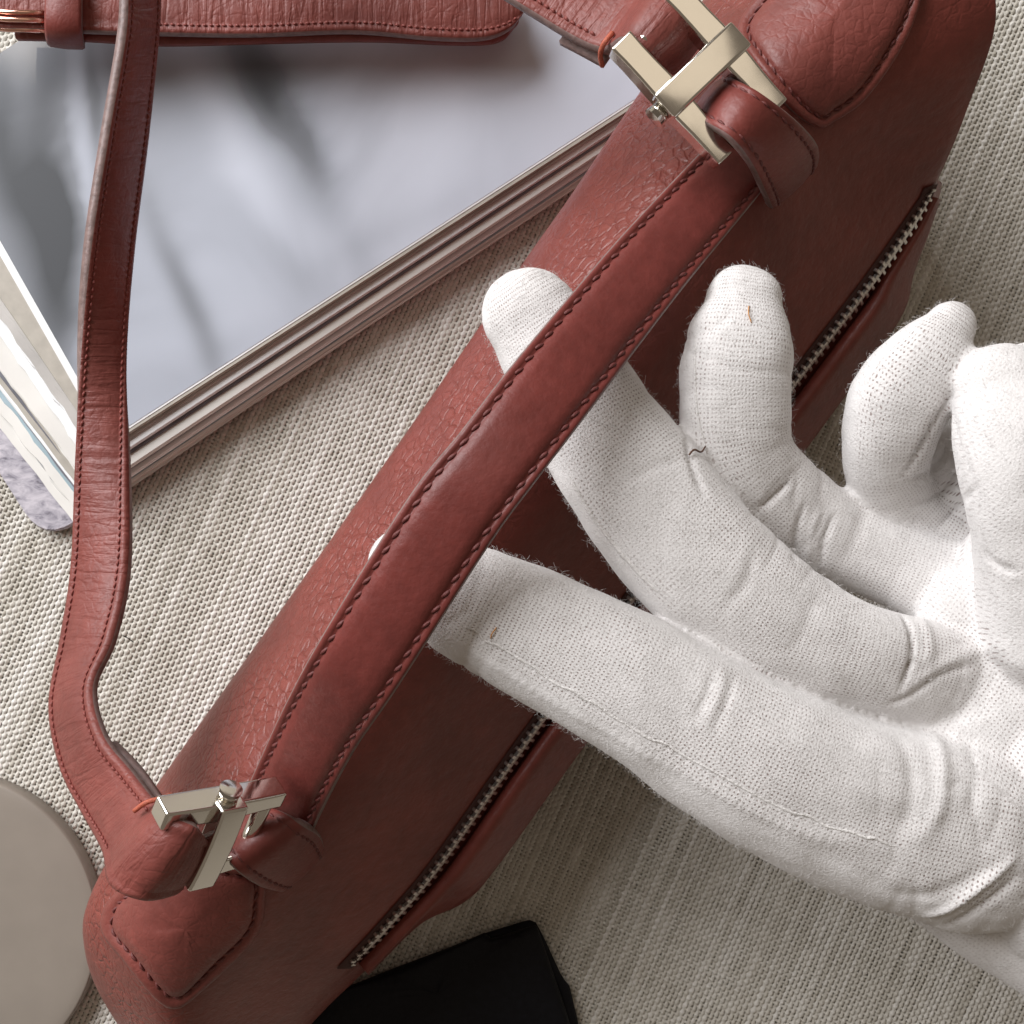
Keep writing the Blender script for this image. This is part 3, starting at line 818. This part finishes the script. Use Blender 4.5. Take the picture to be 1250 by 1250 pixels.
def loose_thread(path, mat, parent, r=.012, lift=.05, tree=None):
    pts = []
    for k, (x, y) in enumerate(path):
        loc, nor = hit(tree, x, y, lift + .03 * (k % 2))
        if loc is not None: pts.append(list(loc))
    if len(pts) > 2:
        q = catmull(pts, 5); tube("loose_thread", q, [r * CM] * len(q), mat, parent, 6)
M_brown = plain("brown_thread", (.10, .045, .025), .7)
M_rust = plain("rust_fibre", (.55, .27, .10), .8)
loose_thread([(838, 557), (846, 552), (853, 554), (856, 547)], M_brown, hand, .016, .05, T_glove)
loose_thread([(914, 374), (913, 384), (917, 394)], M_rust, hand, .010, .01, T_glove)
loose_thread([(606, 766), (601, 773), (599, 779)], M_rust, hand, .010, .01, T_glove)

tube("loose_thread", catmull([list(P(150, 776, 7.0)), list(P(156, 779, 7.1)), list(P(163, 784, 7.15))], 4), [.00009] * 9, M_black, so, 6)

# loose cotton fibres standing off the glove
def fuzz():
    me = glove.data; rng = random.Random(5)
    polys = [p for p in me.polygons if p.normal.z > -.35]
    V, F = [], []
    for _ in range(22000):
        p = polys[rng.randrange(len(polys))]
        c = np.array(p.center); n = np.array(p.normal)
        t = np.array([rng.gauss(0, 1) for _ in range(3)]); t -= n * t.dot(n); t /= np.linalg.norm(t) + 1e-9
        t2 = np.cross(n, t)
        L = rng.uniform(.03, .11) * CM * (1.6 if rng.random() < .08 else 1); bend = rng.uniform(-1.2, 1.2)
        pts = [c - n * .0001, c + n * L * .35 + t * L * .25, c + n * L * .6 + t * L * .6 + t2 * L * .25 * bend, c + n * L * (.7 + .2 * bend) + t * L * .95 + t2 * L * .5 * bend]
        r = rng.uniform(.000018, .000032)
        b = len(V)
        for k, q in enumerate(pts):
            rr = r * (1 - .2 * k)
            for j in range(3):
                a = j * 2.094
                V.append(q + (t2 * math.cos(a) + n * math.sin(a)) * rr)
        for k in range(3):
            for j in range(3):
                jj = (j + 1) % 3
                F.append((b + k * 3 + j, b + k * 3 + jj, b + k * 3 + 3 + jj, b + k * 3 + 3 + j))
    o = mesh_obj("fuzz", V, F, M_cotton, hand); o["kind"] = "stuff"
fuzz()

# ------------------------------------------------------------------ magazine
def print_mat():
    """flat printed photograph of draped grey satin"""
    N = NT("satin_print"); v = N.n("ShaderNodeTexCoord").outputs["Object"]
    t = N.n("ShaderNodeTexNoise", i_Scale=22.0, i_Detail=3.0, i_Distortion=1.0, i_Roughness=.45); N.l(v, t.inputs["Vector"])
    sx = N.n("ShaderNodeSeparateXYZ"); N.l(v, sx.inputs[0])
    g = N.math('ADD', N.math('MULTIPLY', t.outputs["Fac"], .35), N.math('MULTIPLY', N.math('ADD', sx.outputs[0], .30), 1.9))
    wv = N.n("ShaderNodeVectorMath", operation='MULTIPLY_ADD'); N.l(t.outputs["Color"], wv.inputs[0]); wv.inputs[1].default_value = (.012, .012, 0); N.l(v, wv.inputs[2])
    for (x0, y0, x1, y1, w, amp) in [(-25, 70, 15, 290, 34, -.34), (262, 40, 370, 235, 26, -.30), (300, 90, 330, 150, 40, -.12), (40, 60, 62, 400, 26, -.34), (10, 200, 60, 460, 36, -.2), (178, 290, 262, 470, 17, -.16), (90, 80, 98, 190, 9, -.16),
                                    (300, 290, 400, 390, 30, -.08), (75, 110, 85, 330, 16, .16), (200, 70, 330, 300, 24, .10), (520, 60, 430, 250, 90, .14), (210, 480, 330, 420, 30, -.06), (400, 330, 560, 250, 20, -.05)]:
        A, B = P(x0 + 14, y0 - 14, 1.385), P(x1 + 14, y1 - 14, 1.385)
        mp = N.n("ShaderNodeMapping", vector_type='TEXTURE'); N.l(wv.outputs[0], mp.inputs["Vector"])
        d = B - A
        mp.inputs["Location"].default_value = ((A.x + B.x) / 2 + .006, (A.y + B.y) / 2 + .006, 0)
        mp.inputs["Rotation"].default_value = (0, 0, math.atan2(d.y, d.x))
        mp.inputs["Scale"].default_value = (d.length * .62, w / 50 * .954 * CM, 1)
        s2_ = N.n("ShaderNodeSeparateXYZ"); N.l(mp.outputs[0], s2_.inputs[0])
        r2 = N.math('ADD', N.math('POWER', N.math('ABSOLUTE', s2_.outputs[0]), 2.0), N.math('POWER', N.math('ABSOLUTE', s2_.outputs[1]), 2.0))
        g = N.math('ADD', g, N.math('MULTIPLY', N.math('EXPONENT', N.math('MULTIPLY', r2, -1.0)), amp * 1.3))
    N.l(N.ramp(g, [(.0, (.055, .06, .068)), (.40, (.21, .225, .255)), (.62, (.42, .45, .52)), (.86, (.66, .70, .80))]), N.b.inputs["Base Color"])
    f = N.n("ShaderNodeTexNoise", i_Scale=1200.0, i_Detail=3.0); N.l(v, f.inputs["Vector"])
    N.l(N.bump(f.outputs["Fac"], .05, .0003), N.b.inputs["Normal"])
    N.set(Roughness=.5, Specular_IOR_Level=.35); return N.m
M_print = print_mat()
M_white = plain("white_paper", (.82, .83, .84), .6, noise=.03, nscale=60)
M_cream = plain("cream_paper", (.74, .725, .69), .6, noise=.06, nscale=90)
M_beige = plain("beige_paper", (.42, .39, .34), .6, noise=.10, nscale=300)
M_blue = plain("blue_grey_paper", (.33, .43, .48), .6, noise=.12, nscale=120)
M_grey_page = plain("grey_paper", (.46, .44, .42), .35, noise=.15, nscale=100)
M_dark_page = plain("dark_page", (.15, .15, .175), .4, noise=.25, nscale=200)
def stone_mat():
    N = NT("stone_print"); v = N.n("ShaderNodeTexCoord").outputs["Object"]
    mp = N.n("ShaderNodeMapping"); mp.inputs["Rotation"].default_value = (0, 0, .6); mp.inputs["Scale"].default_value = (1, 1.9, 1); N.l(v, mp.inputs["Vector"])
    t = N.n("ShaderNodeTexNoise", i_Scale=240.0, i_Detail=7.0, i_Roughness=.65, i_Distortion=.6); N.l(mp.outputs[0], t.inputs["Vector"])
    N.l(N.ramp(t.outputs["Fac"], [(.33, (.12, .11, .14)), (.45, (.36, .34, .39)), (.62, (.56, .53, .58))]), N.b.inputs["Base Color"])
    N.set(Roughness=.6); return N.m
M_stone = stone_mat()

mag = empty("magazine", P(200, 350, 0), "thick magazine with a grey satin photograph on its open page, lying under the strap", "magazine")
def sheet(name, corner, left, right, z, th, mat, rnd=4, wav=0.0, parent=mag):
    """a page: corner nearest the viewer, one edge running up-left to `left`, the other up-right to `right`"""
    c, l, r = np.array(corner, float), np.array(left, float), np.array(right, float) + [36, -23.5]
    ul = (l - c) / np.linalg.norm(l - c); ur = (r - c) / np.linalg.norm(r - c)
    pts = []
    nl = int(np.linalg.norm(l - c) / 12)
    pl = np.array([-ul[1], ul[0]])
    for i in range(nl, 0, -1):
        q = c + ul * (rnd + (np.linalg.norm(l - c) - rnd) * i / nl)
        if wav: q = q + pl * wav * (math.sin(i * 1.3) * .5 + random.uniform(-.6, .6))
        pts.append(q)
    for k in range(7):
        t = k / 6; pts.append((c + ul * rnd) * (1 - t) ** 2 + 2 * t * (1 - t) * c + (c + ur * rnd) * t ** 2)
    pts.append(r); pts.append(l + r - c)
    n = len(pts); V = [P(x, y, z) for x, y in pts]
    cen = sum((v for v in V), Vector()) / n
    V2 = [v + Vector((0, 0, -th * CM)) for v in V]
    m = min(.04, th * .35) * CM
    V1 = [v + (cen - v).normalized() * m for v in V]
    V = V1 + [v - Vector((0, 0, m)) for v in V] + V2
    F = [tuple(range(n))] + [tuple(2 * n + i for i in reversed(range(n)))]
    for k in range(2):
        for i in range(n):
            j = (i + 1) % n
            F.append((k * n + i, (k + 1) * n + i, (k + 1) * n + j, k * n + j))
    o = mesh_obj(name, V, F, mat, parent, None, False)
    bm = bmesh.new(); bm.from_mesh(o.data); bmesh.ops.recalc_face_normals(bm, faces=bm.faces); bm.to_mesh(o.data); bm.free()
    return o
# from the bottom of the stack up
sheet("back_cover", (54, 664), (-150, 345), (760, 180), .30, .22, M_stone, 46)
sheet("page", (98, 632), (-120, 350), (760, 190), .42, .10, M_cream, 10, 2)
sheet("page", (106, 622), (-120, 330), (760, 182), .52, .08, M_blue, 8, 1.5)
sheet("page", (108, 616), (-120, 322), (760, 176), .70, .16, M_white, 8)
sheet("page", (112, 604), (-120, 306), (762, 168), .78, .06, M_dark_page, 6)
sheet("page", (114, 600), (-120, 300), (764, 165), .98, .18, M_cream, 6, 1)
sheet("page", (124, 577), (-100, 250), (764, 155), 1.04, .05, M_dark_page, 6, 2)
sheet("page", (122, 572), (-100, 236), (764, 150), 1.16, .11, M_white, 6, 3)
sheet("page", (126, 556), (-100, 226), (764, 142), 1.24, .06, M_grey_page, 6, 2)
sheet("page", (126, 550), (-100, 218), (766, 136), 1.36, .10, M_beige, 6)
rp = random.Random(9)
for k in range(14):          # single loose leaves between the signatures
    f = rp.random(); z = .34 + f * .98
    cx, cy = 92 + 34 * f + rp.uniform(-3, 2), 642 - 92 * f + rp.uniform(-1, 5)
    sheet("page", (cx, cy), (-130 + 30 * f + rp.uniform(-2, 2), 362 - 142 * f + rp.uniform(-3, 3)), (762, 190 - 54 * f + rp.uniform(-3, 4)), z, .015, rp.choice([M_white, M_cream, M_cream, M_grey_page, M_beige, M_dark_page]), 5, rp.uniform(.5, 2))
# print with its white border line
sheet("border", (130, 541), (-100, 136), (766, 130), 1.375, .014, M_white, 3)
sheet("photograph", (136, 534), (-95, 126), (766, 127), 1.385, .009, M_print, 3)

# ------------------------------------------------------------------ black pouch and round lid
pouch = empty("pouch", P(560, 1230, 0), "black soft cloth pouch lying beside the lower end of the handbag", "pouch")
def slab(name, outline, z0, z1, mat, parent, r=.12, sag=0.0):
    o_ = np.array(outline, float); cen = o_.mean(0)
    cl = np.vstack([o_, o_[:1]]); o_ = resample(cl, 10.0)[:-1]; n = len(o_)
    specs = [(0, z0), (0, z1 - r), (3, z1 - r * .4), (8, z1 - .02), (14, z1), (60, z1 + sag), (120, z1 + sag * .6), (400, z1)]
    V = []
    for ins, z in specs:
        for q in o_:
            v = cen - q; L = np.linalg.norm(v); w = q + v / L * min(ins, L * .97)
            zz = z + (.03 * math.sin(w[0] * .045 + w[1] * .02) + .02 * math.sin(w[0] * .02 - w[1] * .06) if ins > 10 else 0)
            V.append(P(w[0], w[1], zz))
    F = []
    for k in range(len(specs) - 1):
        for i in range(n):
            j = (i + 1) % n; F.append((k * n + i, k * n + j, (k + 1) * n + j, (k + 1) * n + i))
    F.append(tuple((len(specs) - 1) * n + j for j in range(n)))
    o = mesh_obj(name, V, F, mat, parent)
    bm = bmesh.new(); bm.from_mesh(o.data); bmesh.ops.recalc_face_normals(bm, faces=bm.faces); bm.to_mesh(o.data); bm.free()
    return o
slab("front_panel", [(330, 1260), (380, 1222), (480, 1182), (560, 1152), (592, 1138), (600, 1146), (655, 1128), (690, 1230), (720, 1330), (330, 1360)], .05, .62, M_black, pouch, .2, .06)
slab("back_panel", [(340, 1262), (420, 1210), (588, 1140), (640, 1124), (652, 1122), (662, 1140), (688, 1196), (694, 1198), (728, 1340), (340, 1360)], .02, .30, M_black, pouch, .12)

def lathe_lid():
    prof = [(0, 1.10), (2.0, 1.08), (3.3, 1.03), (3.66, .98), (3.73, .92), (3.75, .85), (3.75, .15), (3.68, .03), (0, .03)]
    q = catmull(prof[:6], 6).tolist() + [list(p) for p in prof[6:]]
    n = 128; V, F = [], []
    c = P(-72, 1135, .55)
    for r, z in q:
        for j in range(n):
            a = 2 * math.pi * j / n; V.append((c.x + max(r, .001) * CM * math.cos(a), c.y + max(r, .001) * CM * math.sin(a), z * .55 * CM))
    for k in range(len(q) - 1):
        for j in range(n):
            jj = (j + 1) % n; F.append((k * n + j, (k + 1) * n + j, (k + 1) * n + jj, k * n + jj))
    o = mesh_obj("round_lid", V, F, M_lid)
    bm = bmesh.new(); bm.from_mesh(o.data); bmesh.ops.remove_doubles(bm, verts=bm.verts, dist=2e-5); bmesh.ops.recalc_face_normals(bm, faces=bm.faces); bm.to_mesh(o.data); bm.free()
    tag(o, "smooth round taupe lid lying on the cloth beside the handbag", "lid")
lathe_lid()
